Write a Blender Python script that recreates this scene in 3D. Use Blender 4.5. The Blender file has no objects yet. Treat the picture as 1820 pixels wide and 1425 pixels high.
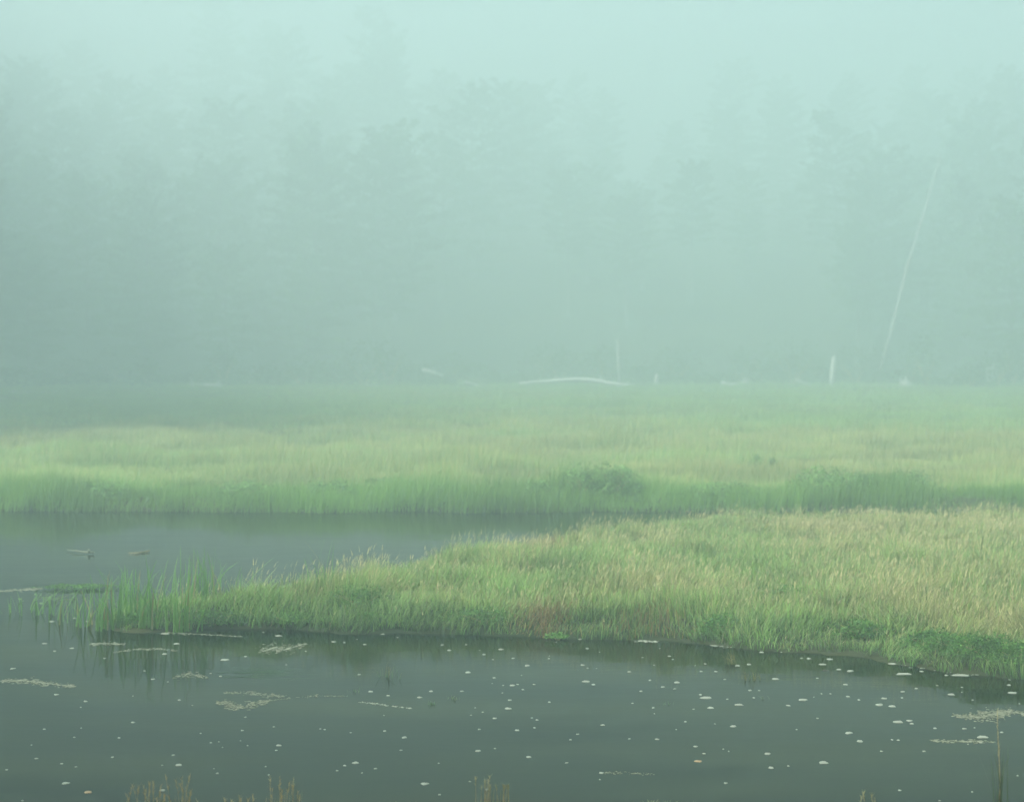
import bpy, math, random
import numpy as np

# ------------------------------------------------------------------ camera, sky, sun, exposure
scene = bpy.context.scene
C = scene.collection
W0, H0 = 1820.0, 1425.0            # photograph size
F = 3540.0                         # focal length in photograph pixels
YH = 620.0                         # horizon row
CAMH = 3.2                         # eye height above the pond
cam_d = bpy.data.cameras.new('camera')
cam_d.sensor_fit = 'HORIZONTAL'
cam_d.sensor_width = 36.0
cam_d.lens = 36.0 * F / W0
cam_d.shift_y = -(H0 / 2 - YH) / W0
cam_d.clip_start = 0.1
cam_d.clip_end = 3000
cam_d.dof.use_dof = True
cam_d.dof.focus_distance = 17.5
cam_d.dof.aperture_fstop = 2.2
cam = bpy.data.objects.new('camera', cam_d)
C.objects.link(cam)
cam.location = (0, 0, CAMH)
cam.rotation_euler = (math.radians(90), 0, 0)
scene.camera = cam

SUN_EL, SUN_AZ = math.radians(46), math.radians(235)     # azimuth clockwise from +Y (behind the camera, to the left)
world = bpy.data.worlds.new('World')
scene.world = world
world.use_nodes = True
wn = world.node_tree
bg = wn.nodes['Background']
sky = wn.nodes.new('ShaderNodeTexSky')
sky.sky_type = 'NISHITA'
sky.sun_disc = False
sky.sun_elevation = SUN_EL
sky.sun_rotation = SUN_AZ
sky.dust_density = 4.0
sky.air_density = 1.0
sky.ozone_density = 2.0
wn.links.new(sky.outputs[0], bg.inputs[0])
bg.inputs[1].default_value = 0.05
sl = bpy.data.lights.new('sun', 'SUN')
sl.energy = 4.0
sl.angle = math.radians(18)
sl.color = (1.0, 0.95, 0.84)
sun = bpy.data.objects.new('sun', sl)
C.objects.link(sun)
sun.rotation_euler = (math.pi / 2 - SUN_EL, 0, math.pi - SUN_AZ)
sun.location = (40, 60, 90)
scene.view_settings.view_transform = 'Standard'
scene.view_settings.look = 'None'
scene.view_settings.exposure = 1.6
scene.view_settings.gamma = 1.0
scene.view_settings.use_curve_mapping = False
cy = scene.cycles
cy.use_denoising = True
cy.volume_bounces = 3
cy.max_bounces = 10
cy.diffuse_bounces = 6
cy.glossy_bounces = 2
cy.transmission_bounces = 4
cy.transparent_max_bounces = 4
cy.caustics_reflective = False
cy.caustics_refractive = False
scene.render.filter_size = 1.7 if hasattr(scene.render, 'filter_size') else 1.5
HAZE_DENSITY = 0.0122
HAZE_COLOR = (0.785, 0.95, 0.95, 1)

rng = np.random.default_rng(7)
random.seed(7)

# ------------------------------------------------------------------ pixels to places
def at(px, py, z=0.0):
    """point of the plane at height z that the photograph shows at (px, py)"""
    d = F * (CAMH - z) / (py - YH)
    return np.array([(px - W0 / 2) * d / F, d, z])
def at_d(px, py, d):
    return np.array([(px - W0 / 2) * d / F, d, CAMH - (py - YH) * d / F])

def vnoise(x, y, s, seed=0):
    x = np.asarray(x, float) / s; y = np.asarray(y, float) / s
    xi = np.floor(x).astype(np.int64); yi = np.floor(y).astype(np.int64)
    fx = x - xi; fy = y - yi
    fx = fx * fx * (3 - 2 * fx); fy = fy * fy * (3 - 2 * fy)
    def h(a, b):
        n = (a * 374761393 + b * 668265263 + seed * 974711) & 0x7fffffff
        n = ((n ^ (n >> 13)) * 1274126177) & 0x7fffffff
        return ((n ^ (n >> 16)) & 0xffff) / 65535.0
    return (h(xi, yi) * (1 - fx) + h(xi + 1, yi) * fx) * (1 - fy) + (h(xi, yi + 1) * (1 - fx) + h(xi + 1, yi + 1) * fx) * fy
def fbm(x, y, s, seed=0, o=3):
    t = 0; a = 0.5; n = 0
    for k in range(o):
        t = t + a * vnoise(x, y, s / 2 ** k, seed + k * 17); n += a; a *= .5
    return t / n
def sstep(a, b, x):
    t = np.clip((x - a) / (b - a), 0, 1)
    return t * t * (3 - 2 * t)

# ------------------------------------------------------------------ materials
def new_mat(name):
    m = bpy.data.materials.new(name); m.use_nodes = True
    return m, m.node_tree, m.node_tree.nodes['Principled BSDF']

def mat_attr(name, rough=0.6, trans=0.25, noise_scale=None, spec=0.3):
    """plant material: colour from the blade's own colour attribute, some light passing through"""
    m, nt, p = new_mat(name)
    a = nt.nodes.new('ShaderNodeVertexColor'); a.layer_name = 'Col'
    col = a.outputs[0]
    if noise_scale:
        tc = nt.nodes.new('ShaderNodeTexCoord')
        n = nt.nodes.new('ShaderNodeTexNoise'); n.inputs['Scale'].default_value = noise_scale; n.inputs['Detail'].default_value = 4
        nt.links.new(tc.outputs['Object'], n.inputs['Vector'])
        r = nt.nodes.new('ShaderNodeMapRange'); r.inputs[3].default_value = .65; r.inputs[4].default_value = 1.35
        nt.links.new(n.outputs['Fac'], r.inputs[0])
        mx = nt.nodes.new('ShaderNodeMix'); mx.data_type = 'RGBA'; mx.blend_type = 'MULTIPLY'; mx.inputs[0].default_value = 1
        nt.links.new(col, mx.inputs[6]); nt.links.new(r.outputs[0], mx.inputs[7])
        col = mx.outputs[2]
    nt.links.new(col, p.inputs['Base Color'])
    p.inputs['Roughness'].default_value = rough
    p.inputs['Specular IOR Level'].default_value = spec
    if trans > 0:
        t = nt.nodes.new('ShaderNodeBsdfTranslucent')
        nt.links.new(col, t.inputs['Color'])
        ms = nt.nodes.new('ShaderNodeMixShader'); ms.inputs[0].default_value = trans
        nt.links.new(p.outputs[0], ms.inputs[1]); nt.links.new(t.outputs[0], ms.inputs[2])
        nt.links.new(ms.outputs[0], nt.nodes['Material Output'].inputs['Surface'])
    return m

def mat_noise(name, c1, c2, scale, rough=0.8, bump=0.3, detail=6, spec=0.2, stretch=(1, 1, 1), bdist=0.05):
    m, nt, p = new_mat(name)
    tc = nt.nodes.new('ShaderNodeTexCoord')
    mp = nt.nodes.new('ShaderNodeMapping'); mp.inputs['Scale'].default_value = stretch
    nt.links.new(tc.outputs['Object'], mp.inputs['Vector'])
    n = nt.nodes.new('ShaderNodeTexNoise'); n.inputs['Scale'].default_value = scale; n.inputs['Detail'].default_value = detail
    n.inputs['Roughness'].default_value = .65
    nt.links.new(mp.outputs[0], n.inputs['Vector'])
    r = nt.nodes.new('ShaderNodeValToRGB')
    r.color_ramp.elements[0].position = .32; r.color_ramp.elements[1].position = .68
    r.color_ramp.elements[0].color = (*c1, 1); r.color_ramp.elements[1].color = (*c2, 1)
    nt.links.new(n.outputs['Fac'], r.inputs[0]); nt.links.new(r.outputs[0], p.inputs['Base Color'])
    p.inputs['Roughness'].default_value = rough; p.inputs['Specular IOR Level'].default_value = spec
    if bump:
        b = nt.nodes.new('ShaderNodeBump'); b.inputs['Strength'].default_value = bump; b.inputs['Distance'].default_value = bdist
        nt.links.new(n.outputs['Fac'], b.inputs['Height']); nt.links.new(b.outputs[0], p.inputs['Normal'])
    return m

M_grass = mat_attr('grass_blades', .5, .48)
M_leaf = mat_attr('tree_leaves', .6, .25)
M_weed = mat_attr('weed_leaves', .5, .42)
M_bark = mat_noise('grey_bark', (.09, .085, .075), (.24, .23, .21), 6, .85, .6, stretch=(1, 1, .25))
M_pale = mat_noise('bleached_wood', (.42, .41, .39), (.72, .71, .68), 7, .8, .5, stretch=(1, 1, .35))
M_pole = mat_noise('grey_dead_wood', (.22, .215, .2), (.42, .41, .39), 7, .8, .5, stretch=(1, 1, .35))
M_earth = mat_noise('dark_wet_earth', (.025, .022, .015), (.075, .062, .04), 3, .75, .5)
M_foam = mat_noise('pale_foam', (.16, .18, .14), (.42, .44, .37), 45, .55, .3, bdist=.004)
M_tanleaf = mat_noise('tan_dead_leaf', (.25, .17, .09), (.45, .34, .2), 50, .6, .3, bdist=.004)
M_scum = mat_noise('olive_scum', (.04, .055, .025), (.33, .34, .25), 22, .6, .4, bdist=.006)
M_stem = mat_noise('straw_stem', (.28, .21, .09), (.5, .4, .2), 30, .6, .2)

def mat_ground():
    m, nt, p = new_mat('meadow_soil')
    tc = nt.nodes.new('ShaderNodeTexCoord')
    def noise(s, d=6):
        n = nt.nodes.new('ShaderNodeTexNoise'); n.inputs['Scale'].default_value = s; n.inputs['Detail'].default_value = d
        nt.links.new(tc.outputs['Object'], n.inputs['Vector']); return n
    n1, n2 = noise(.25), noise(5, 8)
    r1 = nt.nodes.new('ShaderNodeValToRGB')
    r1.color_ramp.elements[0].color = (.022, .034, .012, 1); r1.color_ramp.elements[1].color = (.05, .055, .022, 1)
    r1.color_ramp.elements[0].position = .35; r1.color_ramp.elements[1].position = .65
    r2 = nt.nodes.new('ShaderNodeMapRange'); r2.inputs[3].default_value = .6; r2.inputs[4].default_value = 1.4
    mx = nt.nodes.new('ShaderNodeMix'); mx.data_type = 'RGBA'; mx.blend_type = 'MULTIPLY'; mx.inputs[0].default_value = 1
    nt.links.new(n1.outputs['Fac'], r1.inputs[0]); nt.links.new(n2.outputs['Fac'], r2.inputs[0])
    nt.links.new(r1.outputs[0], mx.inputs[6]); nt.links.new(r2.outputs[0], mx.inputs[7])
    nt.links.new(mx.outputs[2], p.inputs['Base Color'])
    p.inputs['Roughness'].default_value = .9; p.inputs['Specular IOR Level'].default_value = .15
    b = nt.nodes.new('ShaderNodeBump'); b.inputs['Strength'].default_value = .6; b.inputs['Distance'].default_value = .1
    nt.links.new(n2.outputs['Fac'], b.inputs['Height']); nt.links.new(b.outputs[0], p.inputs['Normal'])
    return m
M_ground = mat_ground()

def mat_water():
    m, nt, p = new_mat('murky_pond_water')
    tc = nt.nodes.new('ShaderNodeTexCoord')
    def noise(s, d, st, rough=.5):
        mp = nt.nodes.new('ShaderNodeMapping'); mp.inputs['Scale'].default_value = st
        nt.links.new(tc.outputs['Object'], mp.inputs['Vector'])
        n = nt.nodes.new('ShaderNodeTexNoise'); n.inputs['Scale'].default_value = s; n.inputs['Detail'].default_value = d
        n.inputs['Roughness'].default_value = rough
        nt.links.new(mp.outputs[0], n.inputs['Vector']); return n
    silt = noise(.8, 6, (.3, 1.1, 1), .6)
    r = nt.nodes.new('ShaderNodeValToRGB')
    r.color_ramp.elements[0].position = .35; r.color_ramp.elements[1].position = .7
    r.color_ramp.elements[0].color = (.003, .009, .002, 1); r.color_ramp.elements[1].color = (.022, .030, .009, 1)
    nt.links.new(silt.outputs['Fac'], r.inputs[0]); nt.links.new(r.outputs[0], p.inputs['Base Color'])
    p.inputs['Roughness'].default_value = .06
    p.inputs['IOR'].default_value = 1.072
    rip = noise(2.2, 4, (.55, 1.0, 1))
    swell = noise(.35, 2, (.5, 1, 1))
    add = nt.nodes.new('ShaderNodeMath'); add.operation = 'MULTIPLY_ADD'; add.inputs[1].default_value = 3.0
    nt.links.new(swell.outputs['Fac'], add.inputs[0]); nt.links.new(rip.outputs['Fac'], add.inputs[2])
    b = nt.nodes.new('ShaderNodeBump'); b.inputs['Strength'].default_value = .42; b.inputs['Distance'].default_value = .010
    nt.links.new(add.outputs[0], b.inputs['Height']); nt.links.new(b.outputs[0], p.inputs['Normal'])
    return m
M_water = mat_water()

# ------------------------------------------------------------------ mesh helpers
def mesh_np(name, V, faces_flat, loop_tot, cols=None, smooth=False):
    me = bpy.data.meshes.new(name)
    V = np.asarray(V, np.float32); ff = np.asarray(faces_flat, np.int32); lt = np.asarray(loop_tot, np.int32)
    me.vertices.add(len(V)); me.vertices.foreach_set('co', V.ravel())
    me.loops.add(len(ff)); me.loops.foreach_set('vertex_index', ff)
    me.polygons.add(len(lt))
    st = np.concatenate([[0], np.cumsum(lt)[:-1]]).astype(np.int32)
    me.polygons.foreach_set('loop_start', st)
    me.update(calc_edges=True)
    if cols is not None:
        at_ = me.color_attributes.new('Col', 'FLOAT_COLOR', 'POINT')
        c4 = np.ones((len(V), 4), np.float32); c4[:, :3] = cols
        at_.data.foreach_set('color', c4.ravel())
    if smooth:
        me.polygons.foreach_set('use_smooth', np.ones(len(lt), bool))
    return me
def obj(name, me, mat=None, parent=None, loc=None):
    o = bpy.data.objects.new(name, me); C.objects.link(o)
    if mat is not None and me is not None and len(me.materials) == 0: me.materials.append(mat)
    if parent is not None: o.parent = parent
    if loc is not None: o.location = tuple(float(v) for v in loc)
    return o
def tag(o, label=None, cat=None, group=None, kind=None):
    if label: o['label'] = label
    if cat: o['category'] = cat
    if group: o['group'] = group
    if kind: o['kind'] = kind
    return o
def thing(name, label, cat, loc, group=None):
    e = bpy.data.objects.new(name, None); e.empty_display_size = .2; C.objects.link(e)
    e.location = tuple(float(v) for v in loc)
    return tag(e, label, cat, group)

def blade_arrays(base, h, w, ang, lean, c0, c1, curl=1.6, seg=2, face=None):
    """flat tapering blades: seg quads and a tip triangle each; returns V, F, L, colours"""
    n = len(base)
    dirx, diry = np.cos(ang), np.sin(ang)
    fa = (ang + math.pi / 2 + rng.normal(0, .5, n)) if face is None else face
    sx, sy = np.cos(fa), np.sin(fa)
    rows = []; cols = []
    for k in range(seg + 1):
        t = k / (seg + .6) if seg else 0
        rows.append((t, (1 - t * .75)))
    rows.append((1.0, 0))
    V = []; CO = []
    for t, ww in rows:
        off = lean * h * t ** curl
        zz = h * t * (1 - .25 * np.abs(lean) * t)
        cx = base[:, 0] + dirx * off; cyy = base[:, 1] + diry * off; cz = base[:, 2] + zz
        col = c0 * (1 - t) + c1 * t
        if ww > 0:
            V.append(np.stack([cx - sx * w * ww / 2, cyy - sy * w * ww / 2, cz], 1)); CO.append(col)
            V.append(np.stack([cx + sx * w * ww / 2, cyy + sy * w * ww / 2, cz], 1)); CO.append(col)
        else:
            V.append(np.stack([cx, cyy, cz], 1)); CO.append(col)
    nv = len(V)
    V = np.stack(V, 1).reshape(-1, 3); CO = np.stack(CO, 1).reshape(-1, 3)
    pat = []; lt = []
    for k in range(seg):
        pat += [2 * k, 2 * k + 1, 2 * k + 3, 2 * k + 2]; lt.append(4)
    pat += [2 * seg, 2 * seg + 1, 2 * seg + 2]; lt.append(3)
    Fa = (np.arange(n)[:, None] * nv + np.array(pat)[None, :]).ravel()
    return V, Fa, np.tile(lt, n), CO
def join(parts):
    Vs, Fs, Ls, Cs = [], [], [], []; o = 0
    for V, f, l, c in parts:
        Vs.append(V); Fs.append(np.asarray(f) + o); Ls.append(l); Cs.append(c); o += len(V)
    return np.concatenate(Vs), np.concatenate(Fs), np.concatenate(Ls), np.concatenate(Cs)

def tube(pts, rad, sides=8, cap=True, wob=.12, seed=1):
    """tapering tube along a polyline, slightly irregular"""
    r_ = np.random.default_rng(seed)
    P = np.asarray(pts, float); R = np.asarray(rad, float); n = len(P)
    T = np.gradient(P, axis=0); T /= np.linalg.norm(T, axis=1)[:, None] + 1e-9
    V = []
    ref = np.array([0, 0, 1.0]) if abs(T[0][2]) < .8 else np.array([0, 1.0, 0])
    for i in range(n):
        a = np.cross(T[i], ref); a /= np.linalg.norm(a) + 1e-9; b = np.cross(T[i], a)
        th = np.arange(sides) * 2 * math.pi / sides
        rr = R[i] * (1 + r_.uniform(-wob, wob, sides))
        V.append(P[i] + np.outer(np.cos(th) * rr, a) + np.outer(np.sin(th) * rr, b))
    V = np.concatenate(V); Fc = []; L = []
    for i in range(n - 1):
        for k in range(sides):
            k2 = (k + 1) % sides
            Fc += [i * sides + k, i * sides + k2, (i + 1) * sides + k2, (i + 1) * sides + k]; L.append(4)
    if cap:
        Fc += list(range(sides))[::-1]; L.append(sides)
        Fc += list(range((n - 1) * sides, n * sides)); L.append(sides)
    return V, np.array(Fc), np.array(L), np.ones((len(V), 3))

def leaf_cards(P, size, up, c, tilt=.6, aspect=.55, seed=3):
    """little rhombic leaves at points P; up = preferred normal"""
    r_ = np.random.default_rng(seed); n = len(P)
    N = np.array(up)[None, :] + r_.normal(0, tilt, (n, 3)); N /= np.linalg.norm(N, axis=1)[:, None] + 1e-9
    A = np.cross(N, r_.normal(0, 1, (n, 3))); A /= np.linalg.norm(A, axis=1)[:, None] + 1e-9
    B = np.cross(N, A); s = np.asarray(size)[:, None]
    V = np.stack([P - A * s, P - B * s * aspect, P + A * s, P + B * s * aspect], 1).reshape(-1, 3)
    return V, np.arange(4 * n), np.full(n, 4), np.repeat(c, 4, 0)

# ------------------------------------------------------------------ shorelines
front = [(212, 1112), (260, 1121), (350, 1123), (430, 1117), (520, 1119), (620, 1118), (720, 1124), (850, 1129), (980, 1135), (1150, 1140),
         (1300, 1149), (1440, 1154), (1540, 1161), (1610, 1174), (1690, 1188), (1780, 1197), (1900, 1206), (2060, 1216), (2500, 1230), (3300, 1240)]
back = [(3300, 930), (2500, 930), (2060, 931), (1820, 933), (1500, 934), (1250, 938), (1060, 958), (930, 985), (800, 1014), (660, 1052), (560, 1068), (440, 1077), (330, 1083), (240, 1092)]
SPIT = np.array([at(*p)[:2] for p in front + back])
def poly_sd(x, y, poly):
    x = np.asarray(x, float).ravel(); y = np.asarray(y, float).ravel()
    best = np.full(x.shape, 1e18); inside = np.zeros(x.shape, bool)
    for (x1, y1), (x2, y2) in zip(poly, np.roll(poly, -1, 0)):
        dx, dy = x2 - x1, y2 - y1
        t = np.clip(((x - x1) * dx + (y - y1) * dy) / (dx * dx + dy * dy), 0, 1)
        best = np.minimum(best, (x - x1 - t * dx) ** 2 + (y - y1 - t * dy) ** 2)
        c = ((y1 > y) != (y2 > y)) & (x < (x2 - x1) * (y - y1) / (y2 - y1 + 1e-12) + x1)
        inside ^= c
    d = np.sqrt(best)
    return np.where(inside, d, -d)
def far_line(x): return at(910, 909)[1] + 1.5 * (fbm(x, x * 0 + 3, 4, 5, 4) - .5) - .01 * x
def near_line(x): return 12.95 + .5 * (fbm(x, x * 0 + 9, 3, 11) - .5)
def ground_z(x, y):
    sh = x.shape; x = x.ravel(); y = y.ravel()
    wob = .85 * (fbm(x, y, .9, 21) - .5)
    s1 = poly_sd(x, y, SPIT) + wob
    s2 = y - far_line(x) + wob * 1.2
    s3 = near_line(x) - y + wob
    s4 = np.abs(x) - 62
    z1 = np.where(s1 > 0, .04 + .14 * sstep(0, .9, s1) + .05 * (fbm(x, y, 1.6, 4) - .3) * sstep(0, .5, s1), -1)
    dm = np.maximum(s2, 0)
    hill = np.clip(y - 156, 0, 150)
    z2 = np.where(s2 > 0, .05 + .16 * sstep(0, .8, s2) + .10 * (fbm(x, y, 5, 8) - .4) * sstep(.2, 2, s2) + .0022 * dm
                  + (.215 - .035 * np.exp(-((x / np.maximum(y, 1) - .09) / .10) ** 2)) * hill * sstep(0, 60, hill) + .9 * (fbm(x, y, 22, 6) - .5) * sstep(5, 30, hill), -1)
    z3 = np.where(s3 > 0, .05 + .25 * sstep(0, .7, s3) + .145 * np.maximum(s3 - .3, 0), -1)
    z3 = np.minimum(z3, 2.0)
    z4 = np.where(s4 > 0, .1 + .03 * np.maximum(s4, 0), -1)
    s = np.maximum.reduce([s1, s2, s3, s4])
    z = np.maximum.reduce([z1, z2, z3, z4])
    z = np.where(s > 0, np.maximum(z, .02), -.5 * sstep(0, .8, -s) + .02)
    return z.reshape(sh)

xs = np.concatenate([np.linspace(-420, -70, 24), np.linspace(-62, -22, 41)[:-1], np.arange(-22, 26, .22), np.linspace(26, 66, 41), np.linspace(72, 420, 24)])
ys = np.concatenate([np.linspace(-30, 8, 20), np.arange(9, 42, .2), np.linspace(42.5, 160, 120), np.linspace(165, 620, 70)])
GX, GY = np.meshgrid(xs, ys)
GZ = ground_z(GX, GY)
V = np.stack([GX.ravel(), GY.ravel(), GZ.ravel()], 1)
nx, ny = len(xs), len(ys)
ii = (np.arange(ny - 1)[:, None] * nx + np.arange(nx - 1)[None, :]).ravel()
Fq = np.stack([ii, ii + 1, ii + nx + 1, ii + nx], 1).ravel()
g = obj('ground', mesh_np('ground', V, Fq, np.full(len(ii), 4), smooth=True), M_ground)
tag(g, 'low grassy ground around the pond rising to the wooded slope', 'ground', kind='structure')
wx, wy = 64, (9, 46)
w_ = obj('pond_water', mesh_np('pond_water', [(-wx, wy[0], 0), (wx, wy[0], 0), (wx, wy[1], 0), (-wx, wy[1], 0)], [0, 1, 2, 3], [4]), M_water)
tag(w_, 'dark murky pond water with soft reflections of the grass', 'water', kind='structure')
def gz(x, y): return float(ground_z(np.array([float(x)]), np.array([float(y)]))[0])

# ------------------------------------------------------------------ grass (nobody could count it)
def mix(a, b, t): t = np.asarray(t)[:, None]; return np.asarray(a) * (1 - t) + np.asarray(b) * t
GREEN = np.array([.17, .30, .06]); LUSH = np.array([.06, .17, .026]); OLIVE = np.array([.30, .31, .10])
STRAW = np.array([.56, .50, .26]); RUST = np.array([.25, .17, .065]); PALEG = np.array([.33, .43, .17])

# the spit
n = 700000
x = rng.uniform(-6.5, 15.5, n); y = rng.uniform(19, 37.5, n)
keep = (x < .2571 * 1.12 * y + .8)
x, y = x[keep], y[keep]
sd = poly_sd(x, y, SPIT) + .85 * (fbm(x, y, .9, 21) - .5)
clump = fbm(x, y, .55, 31)
keep = (sd > -.05) & (rng.uniform(0, 1, len(x)) < .35 + 1.0 * clump)
x, y, sd, clump = x[keep], y[keep], sd[keep], clump[keep]
px = W0 / 2 + F * x / y
z = ground_z(x, y)
nb = len(x)
tall = sstep(250, 900, px)
edge = 1 - sstep(.15, 1.1, sd + .7 * (fbm(x, y, .9, 47) - .5))                          # lush green strip by the water
hbase = (.30 + .03 * tall) * (.15 + 1.7 * fbm(x, y, .6, 41) ** 1.3) * (.62 + .38 * sstep(0, .8, sd)) * (1 - .4 * sstep(26, 34, y))
h = hbase * rng.uniform(.55, 1.15, nb)
straw = np.clip(fbm(x, y, 1.6, 51) * 2.0 - .62 + .1 * sstep(900, 1800, px), 0, 1) * (1 - .75 * edge) * (.35 + .65 * tall)
u = rng.uniform(0, 1, nb)
c0 = mix(GREEN, LUSH * .85, np.clip(edge * 1.2 + rng.normal(0, .2, nb), 0, 1))
tone = (.65 + 1.0 * fbm(x, y, .45, 49)) * (.25 + 1.35 * rng.uniform(0, 1, nb)); c0 = c0 * tone[:, None]
rust = np.exp(-((px - 965) / 45) ** 2) * sstep(1.6, .4, sd)
rust = np.maximum(rust, .5 * np.exp(-((px - 1160) / 60) ** 2) * (1 - sstep(.3, 1.1, sd)))
rust = np.where(rng.uniform(0, 1, nb) < rust * .8, 1, 0)
c0 = mix(c0, RUST, rust)
c1 = mix(mix(PALEG, GREEN * 1.25, u), mix(STRAW, OLIVE, rng.uniform(0, 1, nb)), np.where(rng.uniform(0, 1, nb) < straw, 1, 0))
c1 = mix(c1, RUST * 1.2, rust) * (.35 + .65 * tone)[:, None]
wd = rng.uniform(.006, .016, nb)
wind = .4 + 6 * (fbm(x, y, .7, 43, 2) - .5) + rng.normal(0, 1.2, nb)
parts = [blade_arrays(np.stack([x, y, z - .02], 1), h, wd, wind, np.abs(rng.normal(.2, .35, nb)) + .9 * fbm(x, y, .5, 45) ** 2, c0, c1)]
# flowering stalks with pale seed heads
m_ = (rng.uniform(0, 1, nb) < .1 * (.3 + straw) * (1 - .7 * edge))
sx, sy, sz = x[m_], y[m_], z[m_]; ns = len(sx)
sh = hbase[m_] * rng.uniform(.9, 1.4, ns) + .04
sa = .3 + rng.normal(0, .9, ns); sle = np.abs(rng.normal(.2, .3, ns))
sc0 = mix(OLIVE, STRAW, rng.uniform(0, 1, ns)); sc1 = mix(STRAW * .75, STRAW * 1.3, rng.uniform(0, 1, ns))
parts.append(blade_arrays(np.stack([sx, sy, sz], 1), sh, np.full(ns, .004), sa, sle, sc0, sc1))
hb = np.stack([sx + np.cos(sa) * sle * sh * .66, sy + np.sin(sa) * sle * sh * .66, sz + sh * .76], 1)
parts.append(blade_arrays(hb, sh * .12 + .02, rng.uniform(.006, .012, ns), sa, sle + .35, sc1, sc1, seg=1))
V, Fa, L, CO = join(parts)
o = obj('spit_grass', mesh_np('spit_grass', V, Fa, L, CO), M_grass)
tag(o, 'tall green and straw coloured grass covering the spit in the pond', 'grass', kind='stuff')

# the meadow beyond
n = 640000
t = rng.uniform(0, 1, n)
y = 36.5 / (1 - t * (1 - 36.5 / 166)) ; y = np.where(y > 140, y + 9 * (rng.uniform(0, 1, n) - .5), y)                 # thins out with distance
x = rng.uniform(-1, 1, n) * (y * .257 * 1.14 + 2.5)
wob = .85 * (fbm(x, y, .9, 21) - .5)
sd = y - far_line(x) + wob * 1.2
clump = fbm(x, y, 1.4, 61)
keep = (sd > -.2) & (rng.uniform(0, 1, n) < .45 + .9 * clump)
x, y, sd = x[keep], y[keep], sd[keep]; nb = len(x)
z = ground_z(x, y); px = W0 / 2 + F * x / y
patch = fbm(x * .45, y, 9, 71); fine = fbm(x * .5, y, 3.0, 81, 4)
edge = 1 - sstep(.3, 3.6, sd + 5 * (fbm(x, y, 2.5, 91) - .5))
tanband = np.exp(-((y - 57 - 8 * (patch - .5) + .2 * x) / 12) ** 2)
straw = np.clip(tanband * (2.6 * fine - .4) + 1.2 * (patch - .4), 0, .95) * (1 - edge)
h = (.04 + .62 * fbm(x, y, 1.5, 95) ** 1.4) * rng.uniform(.6, 1.2, nb) * (1 + .25 * edge) * (1 + .5 * edge * sstep(.5, .75, fbm(x, y, 1.3, 97))) * (.75 + .7 * fbm(x, y, 6, 98))
c0 = mix(GREEN, LUSH, np.clip(edge * .4 + rng.normal(0, .15, nb), 0, 1)) * (.8 + .4 * rng.uniform(0, 1, nb))[:, None]
c1 = mix(mix(PALEG, GREEN, np.clip(edge + rng.uniform(-.3, .5, nb), 0, 1)), mix(STRAW, OLIVE, rng.uniform(0, 1, nb) ** 1.5), np.where(rng.uniform(0, 1, nb) < straw, 1, 0))
tone = (.75 + 1.0 * fbm(x * .6, y, 1.6, 99, 4))[:, None]; c0 = c0 * tone; c1 = c1 * tone
wd = rng.uniform(.00025, .00045, nb) * y
V, Fa, L, CO = blade_arrays(np.stack([x, y, z - .03], 1), h, wd, .3 + rng.normal(0, 1.2, nb), np.abs(rng.normal(.2, .25, nb)), c0, c1, seg=1)
o = obj('meadow_grass', mesh_np('meadow_grass', V, Fa, L, CO), M_grass)
tag(o, 'hazy green and tan meadow grass between the pond and the wood', 'grass', kind='stuff')

# rough grass on the camera's own bank, below the frame
n = 26000
x = rng.uniform(-9, 9, n); y = rng.uniform(9.2, 12.9, n)
keep = rng.uniform(0, 1, n) < fbm(x, y, .9, 101) * 1.3 - .15
x, y = x[keep], y[keep]; z = ground_z(x, y); nb = len(x)
hmax = np.clip(CAMH - (1432 - YH) * y / F - z, .04, .35)     # short turf: the tall tufts stand out of it
h = np.minimum(rng.uniform(.1, .3, nb), hmax)
V, Fa, L, CO = blade_arrays(np.stack([x, y, z - .02], 1), h, rng.uniform(.004, .008, nb), rng.uniform(0, 6.28, nb), np.abs(rng.normal(.3, .3, nb)),
                            mix(GREEN, OLIVE, rng.uniform(0, 1, nb)), mix(OLIVE, STRAW, rng.uniform(0, 1, nb)))
o = obj('bank_turf', mesh_np('bank_turf', V, Fa, L, CO), M_grass)
tag(o, 'short rough turf on the near bank at the bottom edge', 'grass', kind='stuff')

# ------------------------------------------------------------------ reed clumps at the tip of the spit
def one_blade(h, w, ang, lean, c0, c1, curl=1.7, seg=6, fold=True):
    V, Fa, L, CO = blade_arrays(np.zeros((1, 3)), np.array([h]), np.array([w]), np.array([ang]), np.array([lean]), np.array([c0]), np.array([c1]), curl=curl, seg=seg,
                                face=np.array([ang + math.pi / 2 + random.uniform(-.6, .6)]))
    return mesh_np('leaf', V, Fa, L, CO, smooth=True)
REEDS = [  # base pixel, height in pixels, blades, label
 (88, 1092, 62, 9, 'small sparse reed clump farthest left in the pond'),
 (36, 1088, 40, 5, 'few bent reed blades drooping to the water at the left edge'),
 (124, 1104, 55, 6, 'short arched reed blades left of the first tall reeds'),
 (166, 1112, 88, 12, 'mid sized green reed clump standing in open water'),
 (197, 1118, 128, 15, 'tall upright reed clump just left of the grass spit'),
 (238, 1110, 118, 13, 'leaning reed clump at the very tip of the grass spit'),
 (268, 1121, 136, 20, 'densest tall reed clump at the front of the spit tip'),
 (320, 1123, 132, 16, 'tall reed clump with a yellow stem at the waterline'),
 (352, 1100, 112, 12, 'reed clump behind the waterline right of the dense reeds'),
 (392, 1096, 100, 10, 'rightmost reed clump of the spit tip'),
 (583, 1088, 118, 7, 'lone blue green reed clump rising from the spit grass')]
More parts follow.
